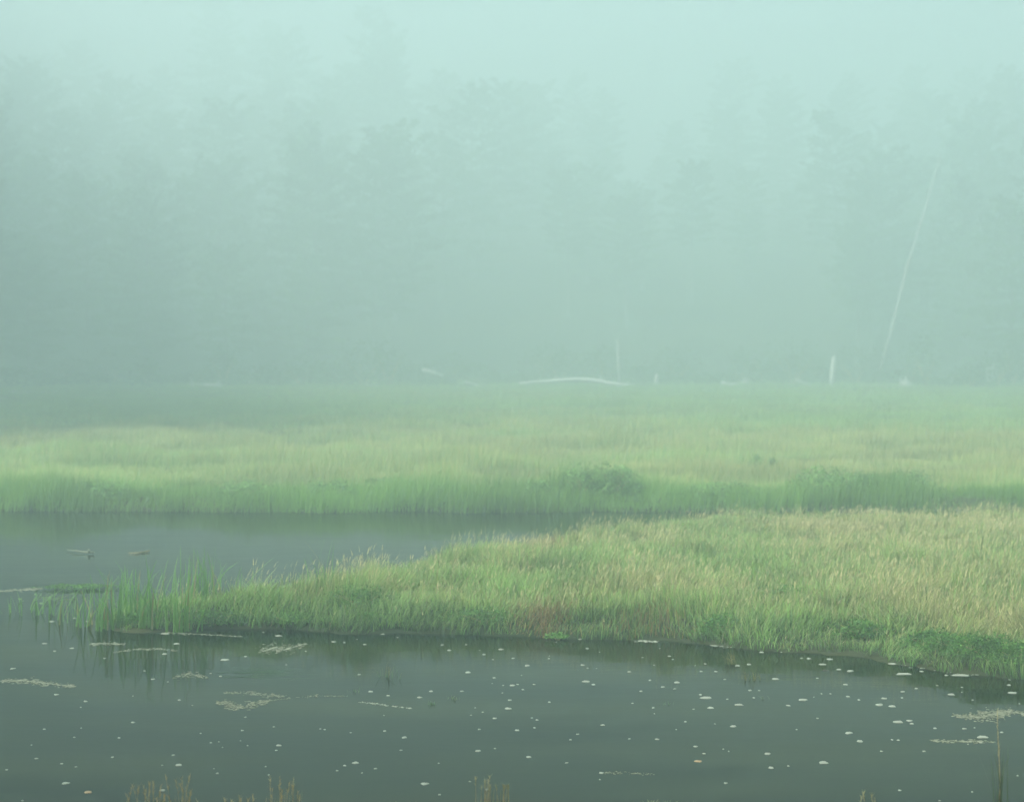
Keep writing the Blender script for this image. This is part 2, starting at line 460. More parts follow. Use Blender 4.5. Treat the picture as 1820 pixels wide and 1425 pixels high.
for bx, by, hp, nbld, lab in REEDS:
    p = at(bx, by); zg = gz(p[0], p[1]); p[2] = max(zg, -.12)
    t_ = thing('reed_clump', lab, 'reeds', p, 'reed clumps at the spit tip')
    sc = hp * p[1] / F
    for k in range(int(nbld * 2.4)):
        hh = sc * random.uniform(.45, 1.0) + max(0, -p[2])
        g_ = random.random()
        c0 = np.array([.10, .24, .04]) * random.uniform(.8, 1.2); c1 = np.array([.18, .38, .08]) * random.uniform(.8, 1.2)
        if g_ < .12: c0, c1 = np.array([.28, .25, .09]), np.array([.32, .27, .12])
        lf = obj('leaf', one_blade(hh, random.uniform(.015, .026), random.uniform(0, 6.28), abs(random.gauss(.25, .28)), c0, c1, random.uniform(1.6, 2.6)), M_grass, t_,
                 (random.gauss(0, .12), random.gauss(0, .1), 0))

# ------------------------------------------------------------------ grass tufts standing in the water
def tuft(name, lab, cat, group, bx, by, hp, wp, nbld, cols, zoff=0.0, bw=.007):
    p = at(bx, by); p[2] = zoff
    t_ = thing(name, lab, cat, p, group)
    sc = p[1] / F
    mound = []
    for k in range(nbld):
        c0, c1 = random.choice(cols)
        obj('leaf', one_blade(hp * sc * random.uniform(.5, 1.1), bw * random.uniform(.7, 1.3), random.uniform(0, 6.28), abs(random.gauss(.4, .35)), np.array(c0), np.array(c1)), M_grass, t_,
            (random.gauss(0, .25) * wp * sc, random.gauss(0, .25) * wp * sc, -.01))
    return t_
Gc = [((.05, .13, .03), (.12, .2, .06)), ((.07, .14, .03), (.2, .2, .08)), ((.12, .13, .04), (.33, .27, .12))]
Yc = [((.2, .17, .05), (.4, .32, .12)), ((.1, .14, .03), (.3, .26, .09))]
tuft('grass_tuft', 'small green grass tuft alone in the mid pond', 'grass tuft', 'tufts standing in the pond', 687, 1202, 26, 44, 22, Gc)
tuft('grass_tuft', 'small yellow grass tuft in the water near the right bank', 'grass tuft', 'tufts standing in the pond', 1299, 1180, 26, 26, 26, Yc)
tuft('grass_tuft', 'low straggly tuft with pale litter below the yellow tuft', 'grass tuft', 'tufts standing in the pond', 1332, 1208, 20, 50, 26, Gc + Yc)
tuft('grass_tuft', 'tiny dark green tuft on the water right of centre left', 'grass tuft', 'tufts standing in the pond', 768, 1252, 10, 18, 16, [Gc[0]])
tuft('grass_tuft', 'tiny flat tuft with pale flecks beside the dark green one', 'grass tuft', 'tufts standing in the pond', 806, 1243, 9, 30, 14, Gc)
tuft('grass_tuft', 'sparse thin tuft left of the tiny flat tuft', 'grass tuft', 'tufts standing in the pond', 627, 1230, 10, 24, 10, Gc)
tuft('grass_tuft', 'very small dark tuft in the reflection at centre right', 'grass tuft', 'tufts standing in the pond', 1187, 1252, 9, 18, 10, [Gc[0]])
tuft('grass_tuft', 'small tuft poking out left of the big right foam', 'grass tuft', 'tufts standing in the pond', 1358, 1242, 9, 14, 8, Gc)
# drowned grass streaming just at the surface
p = at(448, 1195); nb = 60
bx = rng.normal(0, .16, nb); by = rng.normal(0, .22, nb)
V, Fa, L, CO = blade_arrays(np.stack([bx, by, np.full(nb, .004)], 1), np.full(nb, .012), rng.uniform(.006, .013, nb), rng.normal(.15, .35, nb), rng.uniform(14, 32, nb),
                            np.tile(np.array([.06, .15, .05]), (nb, 1)), np.tile(np.array([.13, .25, .09]), (nb, 1)), curl=1.0, face=rng.normal(1.6, .3, nb))
V[:, 2] = np.clip(V[:, 2], .003, .014)
o = obj('drowned_grass', mesh_np('drowned_grass', V, Fa, L, CO), M_grass, loc=p)
tag(o, 'green streak of drowned grass lying flat on the left water', 'water grass')

# ------------------------------------------------------------------ weeds and shrubs
def leafy(name, lab, cat, group, p, rx, ry, h, nleaf, size, col, colv=.3, seed=1, stems=6, flat=0.5):
    r_ = np.random.default_rng(seed)
    t_ = thing(name, lab, cat, p, group)
    th = r_.uniform(0, 2 * math.pi, nleaf); u = r_.uniform(0, 1, nleaf) ** .5; v = r_.uniform(0, 1, nleaf)
    lump = .65 + .7 * vnoise(np.cos(th) * 3 + 5, np.sin(th) * 3 + v * 2.0, 1.1, seed)
    env = np.sqrt(np.clip(1 - (v * .95) ** 2, .05, 1))
    P = np.stack([np.cos(th) * u * rx * env * lump, np.sin(th) * u * ry * env * lump, h * v * lump + .02], 1)
    cc = np.array(col)[None, :] * (1 + colv * r_.normal(0, 1, nleaf))[:, None].clip(.4, 1.8) * (.8 + .5 * vnoise(P[:, 0], P[:, 2], max(rx * .35, .05), seed + 4))[:, None]
    V, Fa, L, CO = leaf_cards(P, size * r_.uniform(.6, 1.3, nleaf), (0, -.25, 1), cc, tilt=flat, seed=seed)
    obj('foliage', mesh_np('foliage', V, Fa, L, CO), M_weed, t_)
    ps = []
    for k in range(stems):
        a = r_.uniform(0, 6.28); e = np.array([math.cos(a) * rx * .6, math.sin(a) * ry * .6, h * r_.uniform(.6, .95)])
        ps.append(tube([(0, 0, -.05), e * np.array([.4, .4, .5]), e], [h * .018 + .003, h * .012 + .002, .002], 5, seed=seed + k))
    V, Fa, L, CO = join(ps)
    obj('stems', mesh_np('stems', V, Fa, L, CO, smooth=True), M_stem, t_)
    return t_
WG = (.085, .19, .035)
WEEDS = [ # px, py, half width px, height px, leaves, leaf m, label
 (655, 1117, 22, 18, 90, .03, 'pale leafy weed at the waterline below the dark tuft'),
 (590, 1117, 16, 12, 60, .028, 'small leafy weed at the waterline left of the pale one'),
 (992, 1137, 15, 13, 60, .03, 'bright leafy weed under the rust brown grass'),
 (1652, 1170, 40, 42, 420, .03, 'dark leafy weed mass left of the right bank thicket'),
 (1700, 1178, 46, 36, 460, .028, 'low leafy thicket on the right bank corner'),
 (1755, 1190, 50, 46, 520, .03, 'biggest leafy thicket on the right bank'),
 (1815, 1196, 40, 44, 420, .03, 'leafy thicket cut by the right edge'),
 (1275, 1140, 30, 40, 300, .028, 'dark broad leaved weed in the middle of the right bank'),
 (1395, 1105, 46, 40, 420, .028, 'dark green bushy weed set back in the spit grass'),
 (1530, 1150, 40, 36, 340, .028, 'dark grassy weed where the right bank bends'),
 (640, 1108, 46, 44, 380, .026, 'dark lush weed tuft on the spit front left of centre'),
 (860, 1122, 46, 30, 320, .026, 'dark lush weed strip left of the rust brown grass'),
 (380, 1116, 40, 26, 300, .03, 'creeping leafy weed right of the tall reeds'),
 (240, 1117, 22, 22, 160, .03, 'creeping leafy weed at the foot of the reeds'),
 (520, 1116, 34, 20, 220, .03, 'low creeping weed along the left waterline')]
for k, (bx, by, hw, hp, nl, ls, lab) in enumerate(WEEDS):
    p = at(bx, by); s = p[1] / F; p[2] = max(gz(p[0], p[1]), 0)
    leafy('waterside_weed', lab, 'weed', 'weeds along the spit', p, hw * s * 1.5, hw * s * .9, hp * s * .75, nl * 4, ls * .55, np.array(WG) * (1.5 if k < 3 else 1.2), seed=200 + k, flat=.7)
p = at(142, 1046); s = p[1] / F
leafy('floating_plant_mat', 'thin low mat of green plants left behind the reeds', 'water plant', None, p, 68 * s, .22, .03, 600, .022, (.09, .20, .04), seed=260, stems=3, flat=.5)
p = at(95, 1066); leafy('floating_plant_mat', 'faint scattered leaves on water among the leftmost reeds', 'water plant', None, p, 60 * s, .5, .03, 70, .03, (.12, .19, .08), seed=261, stems=2, flat=.25)

SHRUBS = [ # px, base py, half width px, height px, leaves, label
 (1040, 908, 38, 62, 700, 'dark dome shaped shrub on the far bank at centre right'),
 (1105, 905, 40, 60, 700, 'second shrub right of the dark dome shaped one'),
 (960, 908, 30, 34, 300, 'low shrub left of the dark dome shaped one'),
 (1290, 898, 60, 30, 500, 'low wide shrub between the two far shrub masses'),
 (1480, 893, 52, 52, 700, 'dark round shrub in the right part of the meadow'),
 (1535, 888, 44, 44, 500, 'shrub joined to the right of the dark round one'),
 (1605, 884, 50, 42, 600, 'rightmost wide shrub in the hazy meadow'),
 (1341, 842, 10, 26, 130, 'left one of two small upright bushes in the meadow'),
 (1372, 842, 9, 26, 130, 'right one of two small upright bushes in the meadow'),
 (775, 905, 6, 20, 60, 'tiny dark upright bush on the far bank at centre'),
 (560, 908, 44, 34, 420, 'low dark shrub on the far bank left of centre'),
 (400, 907, 50, 30, 420, 'low spreading shrub on the far bank further left'),
 (130, 906, 40, 30, 360, 'low shrub on the far bank near the left edge'),
 (680, 880, 40, 22, 260, 'faint low shrub behind the far bank at centre left')]
for k, (bx, by, hw, hp, nl, lab) in enumerate(SHRUBS):
    p = at(bx, by, .15); p[1] = max(p[1], float(far_line(np.array([p[0]]))[0]) + .7); p[2] = gz(p[0], p[1]) - .03; s = p[1] / F
    leafy('meadow_shrub', lab, 'shrub', 'shrubs in the hazy meadow', p, hw * s * 1.35, hw * s, hp * s * .9, nl * 7, .022, (.21, .36, .11), seed=300 + k, stems=7, flat=.9)

# ------------------------------------------------------------------ foreground plants on the near bank
def fore(lab, px0, d, wpx, nst, tops, cols, leaves, seed, group='dry grasses at the bottom edge'):
    random.seed(seed)
    X = (px0 - W0 / 2) * d / F; zg = gz(X, d)
    t_ = thing('dry_grass_clump', lab, 'grass', (X, d, zg), group)
    s = d / F
    for k in range(nst):
        topy = random.uniform(*tops) if k else tops[0]
        zt = CAMH - (topy - YH) * s; hh = max(zt - zg, .12)
        ox = random.gauss(0, .42) * wpx * s if k else 0; a = random.uniform(0, 6.28); ln = abs(random.gauss(.05, .08)) * hh
        pts = [np.array([ox + math.cos(a) * ln * (q ** 2), random.gauss(0, .0005) + math.sin(a) * ln * q * q + (k % 5) * .02, hh * q]) for q in np.linspace(0, 1, 6)]
        V, Fa, L, _ = tube(pts, np.linspace(.0022, .001, 6), 5, seed=seed + k)
        st = obj('stem', mesh_np('stem', V, Fa, L, smooth=True), M_stem, t_)
        # seed head: short spikelets around the top of the stem
        nsp = random.randint(8, 16); q = rng.uniform(.72, 1.0, nsp)
        base = np.stack([np.interp(q, np.linspace(0, 1, 6), [p_[i] for p_ in pts]) for i in range(3)], 1)
        cc = np.array(random.choice(cols)); ca = np.tile(cc, (nsp, 1)) * rng.uniform(.75, 1.3, nsp)[:, None]
        V, Fa, L, CO = blade_arrays(base, rng.uniform(.015, .035, nsp), rng.uniform(.003, .006, nsp), rng.uniform(0, 6.28, nsp), rng.uniform(.3, 1.0, nsp), ca, ca, seg=1)
        obj('seed_head', mesh_np('seed_head', V, Fa, L, CO), M_grass, st)
    for k in range(leaves):
        hh = (CAMH - (random.uniform(tops[0] + 15, 1440) - YH) * s - zg)
        obj('leaf', one_blade(max(hh, .1), random.uniform(.004, .008), random.uniform(0, 6.28), abs(random.gauss(.2, .2)), np.array([.16, .14, .05]), np.array(random.choice(cols))), M_grass, t_,
            (random.gauss(0, .45) * wpx * s, random.uniform(-.05, .1), 0))
DRY = [(.56, .42, .18), (.48, .37, .18), (.64, .5, .25)]
fore('brown dry grass clump at the bottom edge left of centre', 262, 12.5, 62, 17, (1394, 1430), DRY, 24, 11)
fore('taller thin dry stalks right inside the left brown clump', 325, 12.5, 34, 10, (1380, 1430), DRY, 12, 12)
fore('second dry grass clump rising highest at its right stalk', 497, 12.5, 46, 13, (1380, 1430), DRY, 18, 13)
fore('low sparse dry stalks between the two brown clumps', 425, 12.5, 50, 9, (1414, 1430), DRY, 16, 14)
fore('thin straw stalks alone at the bottom centre', 862, 12.5, 22, 7, (1378, 1424), [(.5, .45, .25)], 5, 15)
fore('green tinged seed stalks right of the bottom centre straw', 896, 12.5, 34, 8, (1394, 1426), [(.3, .27, .12)], 7, 16)
fore('few low stalk tips at the bottom right of centre', 1555, 12.5, 30, 4, (1412, 1432), [(.4, .36, .18)], 3, 17)
# the tall single plant at the lower right
d = 12.5; px0 = 1775; X = (px0 - W0 / 2) * d / F; zg = gz(X, d); s = d / F
t_ = thing('tall_stalk_plant', 'tall thin plant with one high stalk at the lower right', 'plant', (X, d, zg), None)
hh = CAMH - (1262 - YH) * s - zg
pts = [np.array([.008 * math.sin(q * 5), 0, hh * q]) for q in np.linspace(0, 1, 9)]
V, Fa, L, _ = tube(pts, np.linspace(.0045, .0015, 9), 6, seed=5)
st = obj('stem', mesh_np('stem', V, Fa, L, smooth=True), M_stem, t_)
q = np.linspace(.5, 1.0, 34); base = np.stack([np.interp(q, np.linspace(0, 1, 9), [p_[i] for p_ in pts]) for i in range(3)], 1)
ca = np.tile(np.array([.42, .38, .2]), (34, 1)) * rng.uniform(.7, 1.3, 34)[:, None]
V, Fa, L, CO = blade_arrays(base, rng.uniform(.02, .045, 34), rng.uniform(.004, .008, 34), rng.uniform(0, 6.28, 34), rng.uniform(.2, .7, 34), ca, ca, seg=1)
obj('seed_head', mesh_np('seed_head', V, Fa, L, CO), M_grass, st)['kind'] = 'stuff'
random.seed(77)
for k in range(16):
    a = random.choice([0, math.pi]) + random.gauss(0, .7)
    obj('leaf', one_blade(random.uniform(.25, .47), random.uniform(.006, .011), a, abs(random.gauss(.16, .14)), np.array([.06, .10, .03]), np.array([.10, .13, .05])), M_grass, t_, (random.gauss(0, .02), random.gauss(0, .02), 0))

# ------------------------------------------------------------------ driftwood, logs and stumps
def log(name, lab, cat, pts, rad, mat=M_pale, seed=1, branches=(), group=None, sides=9):
    P = np.asarray(pts, float); o0 = P[0].copy()
    V, Fa, L, _ = tube(P - o0, rad, sides, seed=seed)
    b = obj(name, mesh_np(name, V, Fa, L, smooth=True), mat, loc=o0)
    tag(b, lab, cat, group)
    for j, (bp, br) in enumerate(branches):
        V, Fa, L, _ = tube(np.asarray(bp, float) - o0, br, 6, seed=seed + j + 1)
        obj('branch', mesh_np('branch', V, Fa, L, smooth=True), mat, b)
    return b
def edge_pt(px, py, d=None, dz=0.0):
    """point on the ground at the forest edge under (px); py is only used when it stands above ground"""
    if d is None: d = 147.0
    X = (px - W0 / 2) * d / F
    return np.array([X, d, gz(X, d) + dz])
def edge_path(pix, d, r):
    out = []
    for (px_, py_) in pix:
        p = at_d(px_, py_, d); p[2] = max(p[2], gz(p[0], p[1]) + r * .4); out.append(p)
    return out
EDGE = 1.53          # the forest edge lies about 147 m away
GRP = 'bleached wood at the foot of the forest'
def fl(lab, pix, d, r0, r1, seed, name='fallen_log', cat='log', br=()):
    d *= EDGE; r0 *= EDGE; r1 *= EDGE
    pts = edge_path(pix, d, r0)
    n_ = len(pts)
    return log(name, lab, cat, pts, np.linspace(r0, r1, n_), seed=seed, branches=[(edge_path(b, d, .03), np.linspace(.10, .04, len(b))) for b in br], group=GRP)
fl('long pale curved fallen trunk lying at the forest edge', [(1128, 690), (1090, 683), (1055, 676), (1020, 674), (985, 677), (950, 679), (922, 681)], 94, .13, .06, 1,
   br=[[(1068, 678), (1066, 666)], [(1100, 685), (1098, 604)], [(1000, 676), (985, 670)]])
fl('short slanting pale stick left of the long curved trunk', [(750, 657), (768, 661), (788, 668)], 98, .09, .05, 2)
fl('thin slanting branch leaning down left of the long trunk', [(826, 678), (848, 685), (870, 693)], 95, .06, .04, 3)
fl('pale fallen log left of centre with a knob', [(335, 686), (360, 689), (395, 688)], 94, .14, .10, 4, br=[[(345, 686), (338, 672)], [(385, 686), (390, 676)]])
fl('lower bright chunk of log under the knobbed log', [(366, 694), (380, 695), (392, 693)], 92, .14, .12, 5)
fl('faint horizontal log right of the knobbed log', [(462, 686), (480, 687), (500, 686)], 95, .08, .06, 6)
fl('faint long log low in the meadow at the far left', [(18, 716), (60, 714), (108, 718)], 80, .12, .07, 7)
fl('small pale log lump at the forest edge left of centre', [(650, 687), (662, 686), (672, 687)], 94, .13, .10, 8)
fl('short slanting stick just left of the pale snag', [(1414, 674), (1428, 680), (1442, 688)], 95, .06, .04, 9)
fl('low pale branch pieces right of the root wad', [(1730, 682), (1745, 684), (1758, 681)], 95, .06, .05, 10)
fl('pale low log in front of the bright lump', [(1282, 680), (1297, 683), (1312, 682)], 95, .09, .06, 18)
fl('stick lying in front of the big pale root wad', [(1528, 686), (1555, 688), (1580, 686)], 94, .06, .04, 19)
# upright snag
d = 95 * EDGE; p0 = edge_pt(1478, 688, d, -.1); tp = at_d(1482, 636, d)
log('snag', 'upright pale broken snag standing at the forest edge', 'stump', [p0, p0 * .6 + tp * .4, p0 * .25 + tp * .75, tp, tp + np.array([.06, 0, .12])], [.26, .21, .19, .17, .05], seed=20, group=GRP)
for k, (lab, px_, top, r) in enumerate([('short stub of a trunk left of the faint log', 443, 676, .09), ('short faint upright stub at the end of the long trunk', 1165, 664, .11), ('faint broken stub between snag and right edge', 1690, 668, .08)]):
    p0 = edge_pt(px_, 690, 97 * EDGE, -.1); tp = at_d(px_ + 3, top, 97 * EDGE)
    log('snag', lab, 'stump', [p0, (p0 + tp) / 2, tp], [r * 1.8, r * 1.5, r * 1.2], seed=30 + k, group=GRP)
# root wads: a butt with splayed roots
def rootwad(lab, px_, py_, d, wpx, seed):
    r_ = np.random.default_rng(seed); d *= EDGE
    X = (px_ - W0 / 2) * d / F; zg = gz(X, d); zc = max(CAMH - (py_ - YH) * d / F, zg + .15); R = wpx * d / F / 2
    t_ = thing('root_wad', lab, 'stump', (X, d, zg), GRP)
    V, Fa, L, _ = tube([(0, .6, .1), (0, .1, (zc - zg)), (0, -.15, (zc - zg))], [R * .45, R * .6, R * .35], 9, wob=.3, seed=seed)
    obj('butt', mesh_np('butt', V, Fa, L, smooth=True), M_pale, t_)
    for k in range(9):
        a = k * .7 + r_.uniform(-.2, .2); e = np.array([math.cos(a), -.15, math.sin(a)]) * R * r_.uniform(.7, 1.25)
        c = np.array([0, 0, zc - zg]); q = c + e
        q[2] = max(q[2], .02)
        V, Fa, L, _ = tube([c, c + e * .55 + r_.normal(0, .05, 3), q], [R * .25, R * .16, .025], 6, seed=seed + k, wob=.25)
        obj('root', mesh_np('root', V, Fa, L, smooth=True), M_pale, t_)
rootwad('bright pale root wad right of the snag', 1609, 690, 94, 26, 41)
rootwad('pale root wad higher up near the right edge', 1762, 656, 104, 26, 42)
rootwad('small bright pale lump left of the snag', 1325, 679, 96, 16, 43)
# driftwood on the upper pond
p = [at(120, 980), at(140, 983), at(158, 985), at(166, 984)]
for q in p: q[2] = .03
log('driftwood', 'floating driftwood with a pale block and twigs at upper left', 'driftwood', p, [.004, .008, .018, .012], mat=M_scum, seed=51,
    branches=[([p[1], at(132, 983) + np.array([0, .05, .05])], [.012, .005]), ([p[2], at(172, 984) + np.array([0, -.1, .04])], [.012, .004]), ([p[2], p[2] + np.array([.02, -.1, .05])], [.018, .014])])
p = [at(228, 984), at(242, 984), at(258, 982)]
for q in p: q[2] = .015
log('driftwood', 'thin floating twig right of the upper left driftwood', 'driftwood', p, [.004, .008, .014], seed=52, branches=[([p[2], p[2] + np.array([.05, .1, .01])], [.015, .01])], mat=M_stem)
# dark hollow stone in the right bank
p = at(1651, 1140); p[2] = gz(p[0], p[1])

# ------------------------------------------------------------------ scum mats and foam on the pond
def lump_mesh(r_, sx, sy, hz, k=9, low=.7):
    th = np.arange(k) * 2 * math.pi / k + r_.uniform(0, 1); rr = r_.uniform(low, 1.15, k)
    lo = np.stack([np.cos(th) * rr * sx, np.sin(th) * rr * sy, np.full(k, -.004)], 1)
    up = np.stack([np.cos(th) * rr * sx * .8, np.sin(th) * rr * sy * .8, np.full(k, hz * .8)], 1)
    V = np.concatenate([lo, up, [[0, 0, hz]]])
    Fa = []; L = []
    for i in range(k):
        j = (i + 1) % k
        Fa += [i, j, k + j, k + i]; L.append(4); Fa += [k + i, k + j, 2 * k]; L.append(3)
    return V, np.array(Fa), np.array(L), np.ones((len(V), 3))
def mat_thing(name, lab, cat, path, wid, n, size, mat, seed, group=None, fade=.5):
    """a mat of many touching lumps strewn along a pixel path"""
    r_ = np.random.default_rng(seed)
    P = np.array([at(*q) for q in path]); org = P.mean(0); cum = np.linspace(0, 1, len(P))
    parts = []
    for k in range(n):
        t = r_.uniform(0, 1); c = np.array([np.interp(t, cum, P[:, i]) for i in range(3)]) - org
        w_ = wid * (.35 + .65 * math.sin(math.pi * min(max(t, .05), .95))) * (.5 + vnoise(t * 9, seed * 1.7, 1, seed))
        c[1] += r_.normal(0, .5) * w_; c[0] += r_.normal(0, .2) * w_
        s_ = size * r_.uniform(.35, 1.25)
        V, Fa, L, CO = lump_mesh(r_, s_ * r_.uniform(1, 2.8), s_ * 1.3, r_.uniform(.002, .006), 7, .4)
        parts.append((V + c, Fa, L, CO))
    loose = any(q in lab for q in ('forked', 'small tan', 'broken', 'thin', 'clutter', 'trail'))
    tt = np.linspace(0, 1, 40); cl = np.stack([np.interp(tt, cum, P[:, i]) for i in range(3)], 1) - org
    hw_ = wid * (.04 + .16 * vnoise(tt * 14, tt * 0 + seed, 1, seed)); V = np.zeros((80, 3))
    V[0::2] = cl; V[1::2] = cl; V[0::2, 1] -= hw_; V[1::2, 1] += hw_; V[:, 2] = .0025
    if not loose: parts.append((V, np.concatenate([[2 * q, 2 * q + 2, 2 * q + 3, 2 * q + 1] for q in range(39)]), np.full(39, 4), np.ones((80, 3))))
    V, Fa, L, CO = join(parts)
    o = obj(name, mesh_np(name, V, Fa, L), mat, loc=(org[0], org[1], 0))
    if loose: o['kind'] = 'stuff'
    return tag(o, lab, cat, group)
SG = 'floating scum mats'
MATS = [
 ('long olive scum strip at the left edge of the water', [(0, 1210), (45, 1209), (80, 1214), (135, 1220)], .16, 110, .022, M_scum),
 ('forked pale scum mat below the drowned grass', [(385, 1248), (410, 1251), (418, 1259), (450, 1252), (478, 1245)], .2, 120, .02, M_scum),
 ('thin flecked scum streak above the forked mat', [(400, 1231), (440, 1231), (470, 1235), (505, 1237)], .14, 80, .014, M_scum),
 ('whitish scum patch above the drowned grass', [(468, 1157), (490, 1150), (505, 1155), (545, 1143)], .38, 110, .017, M_scum),
 ('small tan scum mat left of the drowned grass', [(314, 1201), (340, 1199), (364, 1203)], .2, 50, .018, M_scum),
 ('dull brown scum strip under the reeds', [(162, 1144), (190, 1143), (220, 1145)], .12, 50, .018, M_scum),
 ('thin scum line in the reed reflections', [(203, 1159), (240, 1154), (280, 1153), (316, 1156)], .1, 60, .016, M_scum),
 ('broken scum line running right from the forked mat', [(478, 1245), (520, 1240), (560, 1236), (620, 1237)], .05, 40, .012, M_scum),
 ('big bright scum raft at the right edge', [(1698, 1272), (1740, 1275), (1765, 1270), (1790, 1264), (1850, 1272)], .2, 240, .018, M_scum),
 ('long thin scum raft below the bright one', [(1655, 1316), (1690, 1317), (1730, 1317), (1765, 1318)], .07, 80, .016, M_scum),
 ('pale foam line along the bank at centre', [(1120, 1136), (1145, 1139), (1168, 1140)], .1, 50, .018, M_foam),
 ('long broken foam line under the right bank', [(1264, 1147), (1320, 1150), (1380, 1152), (1450, 1155), (1530, 1158)], .1, 150, .016, M_foam),
 ('foam clutter where the right bank bends', [(1600, 1172), (1630, 1180), (1660, 1188)], .3, 90, .018, M_foam),
 ('foam fringe under the right bank thicket', [(1670, 1190), (1720, 1195), (1770, 1196)], .16, 70, .018, M_foam),
 ('faint foam trail at the bottom right of centre', [(1070, 1373), (1110, 1373), (1165, 1376)], .05, 34, .009, M_scum),
 ('broken pale line left of the tiny tufts', [(638, 1247), (670, 1251), (728, 1258)], .05, 36, .011, M_foam),
 ('brown leaf litter line below the spit at left centre', [(290, 1124), (340, 1126), (430, 1131)], .08, 60, .018, M_scum),
 ('faint scum strip beside the plant mat at far left', [(0, 1050), (40, 1048), (75, 1046)], .2, 50, .03, M_scum)]
for k, (lab, path, wid, n_, s_, m) in enumerate(MATS):
    mat_thing('scum_mat', lab, 'scum', path, wid, n_ * 2, s_ * .5, m, 500 + k, SG)

# flecks, read off the photograph: crop origin x, then (x, y, width) in the enlarged crop (2.908 x)
CR = [(0, [(230,606,26),(283,645,20),(373,630,26),(540,682,16),(850,660,30),(912,607,34),(1270,673,20),(1160,690,50),(748,747,14),(790,790,20),(868,804,12),(1090,760,14),(1140,775,20),(1723,597,30),(1780,601,16),(292,870,30),(442,904,26),(418,935,12),(688,877,8),(926,897,20),(995,925,8),(688,1013,22),(228,1048,16),(420,1042,10),(383,1090,14),(163,1130,10),(616,1093,18),(1037,1070,12),(1252,1055,18),(1269,986,14),(1415,1036,14),(1655,1047,12),(1679,1050,14),(1243,1108,10),(1090,1118,18),(1131,1113,12),(1150,1142,10),(1280,1133,10),(1440,1132,30),(1428,1157,14),(896,1182,20),(582,1193,20),(187,1200,20),(318,1226,18),(392,1243,14),(35,1258,16),(925,1232,44),(838,1235,12),(1105,1252,10),(1123,1276,18),(1373,1241,14),(1390,1284,14),(1742,1262,16),(1781,1236,18),(340,1328,46),(838,1364,34),(115,1418,16),(1480,716,14),(1362,547,14),(1580,646,12),(1440,566,40),(855,555,50),(448,492,30),(268,492,30),(385,475,30),(66,735,30)]),
 (600, [(140,611,24),(100,584,10),(233,557,20),(310,575,12),(541,613,22),(576,641,24),(665,612,16),(735,641,10),(757,663,20),(845,636,32),(803,689,14),(907,682,16),(1093,684,14),(1095,670,10),(980,720,36),(672,755,38),(1267,717,24),(1292,733,12),(1338,735,10),(1290,632,18),(1355,650,12),(1130,598,10),(1255,583,34),(1665,632,12),(1578,678,14),(1715,671,18),(1733,688,14),(1637,718,12),(1507,752,22),(113,766,20),(170,854,26),(262,875,22),(424,884,30),(642,852,22),(484,852,26),(810,783,20),(800,812,10),(857,822,12),(903,822,34),(930,817,14),(1015,817,16),(1282,802,42),(1322,818,26),(957,844,18),(852,861,14),(950,770,10),(890,898,22),(1094,908,18),(880,942,40),(1567,852,20),(1616,795,18),(1680,830,22),(1755,807,36),(1742,840,16),(375,940,22),(240,977,10),(690,976,12),(750,960,14),(712,938,10),(812,992,26),(1004,990,12),(1030,1000,18),(1525,914,14),(1631,938,20),(1637,968,10),(1372,1027,26),(1018,1041,14),(928,1054,28),(732,1049,16),(244,1057,22),(345,1091,36),(68,1066,10),(327,1157,16),(724,1160,34),(813,1148,12),(988,1191,34),(1184,1222,20),(1240,1074,16),(1204,1103,16),(1508,1098,14),(1652,1100,26),(1750,1050,8),(1797,1010,14),(95,1222,40),(36,1236,18),(195,1252,18),(127,1274,10),(522,1224,10),(1365,1274,30),(1355,1308,8),(452,1331,46),(684,1318,14),(775,1360,22),(527,1386,18)]),
 (1200, [(448,651,30),(550,650,16),(157,711,18),(323,720,34),(380,714,32),(104,720,10),(212,751,20),(135,750,16),(257,791,18),(10,806,30),(518,788,46),(690,684,28),(655,682,16),(797,687,36),(763,714,44),(848,740,28),(905,748,50),(735,785,16),(879,818,26),(1246,838,22),(1175,855,26),(1125,711,54),(1177,763,110),(1400,770,24),(1480,770,106),(1447,738,110),(1440,716,56),(1568,750,60),(1738,757,130),(1380,705,30),(1217,690,30),(1250,705,50),(1305,730,36),(1275,750,26),(1178,677,26),(1021,671,18),(1354,823,14),(1482,832,12),(1725,820,22),(1743,861,54),(1427,869,48),(1727,793,14),(1482,857,10),(1080,890,36),(1172,886,14),(950,897,18),(893,880,24),(802,865,14),(756,865,12),(660,897,56),(717,882,10),(433,848,14),(388,848,22),(405,886,16),(270,893,14),(163,886,70),(130,870,20),(185,938,38),(330,922,50),(585,926,24),(95,945,14),(1055,922,50),(1122,930,50),(1538,897,14),(1780,917,10),(736,992,14),(302,1033,38),(52,1010,12),(205,1021,10),(1153,1011,72),(1212,1005,36),(1224,1020,24),(898,1068,56),(628,1050,8),(1343,1043,22),(1495,1046,26),(1547,1041,12),(1688,1064,20),(956,1110,40),(1120,1103,14),(1155,1105,18),(1590,1089,74),(1580,1118,20),(1513,1126,12),(1066,1162,16),(1287,1162,20),(107,1138,26),(149,1174,20),(248,1151,10),(277,1162,8),(477,1175,38),(763,1221,64),(497,1247,36),(585,1238,14),(262,1327,22),(1159,1363,18),(1770,1288,10),(1535,1372,16),(1366,1417,14)])]
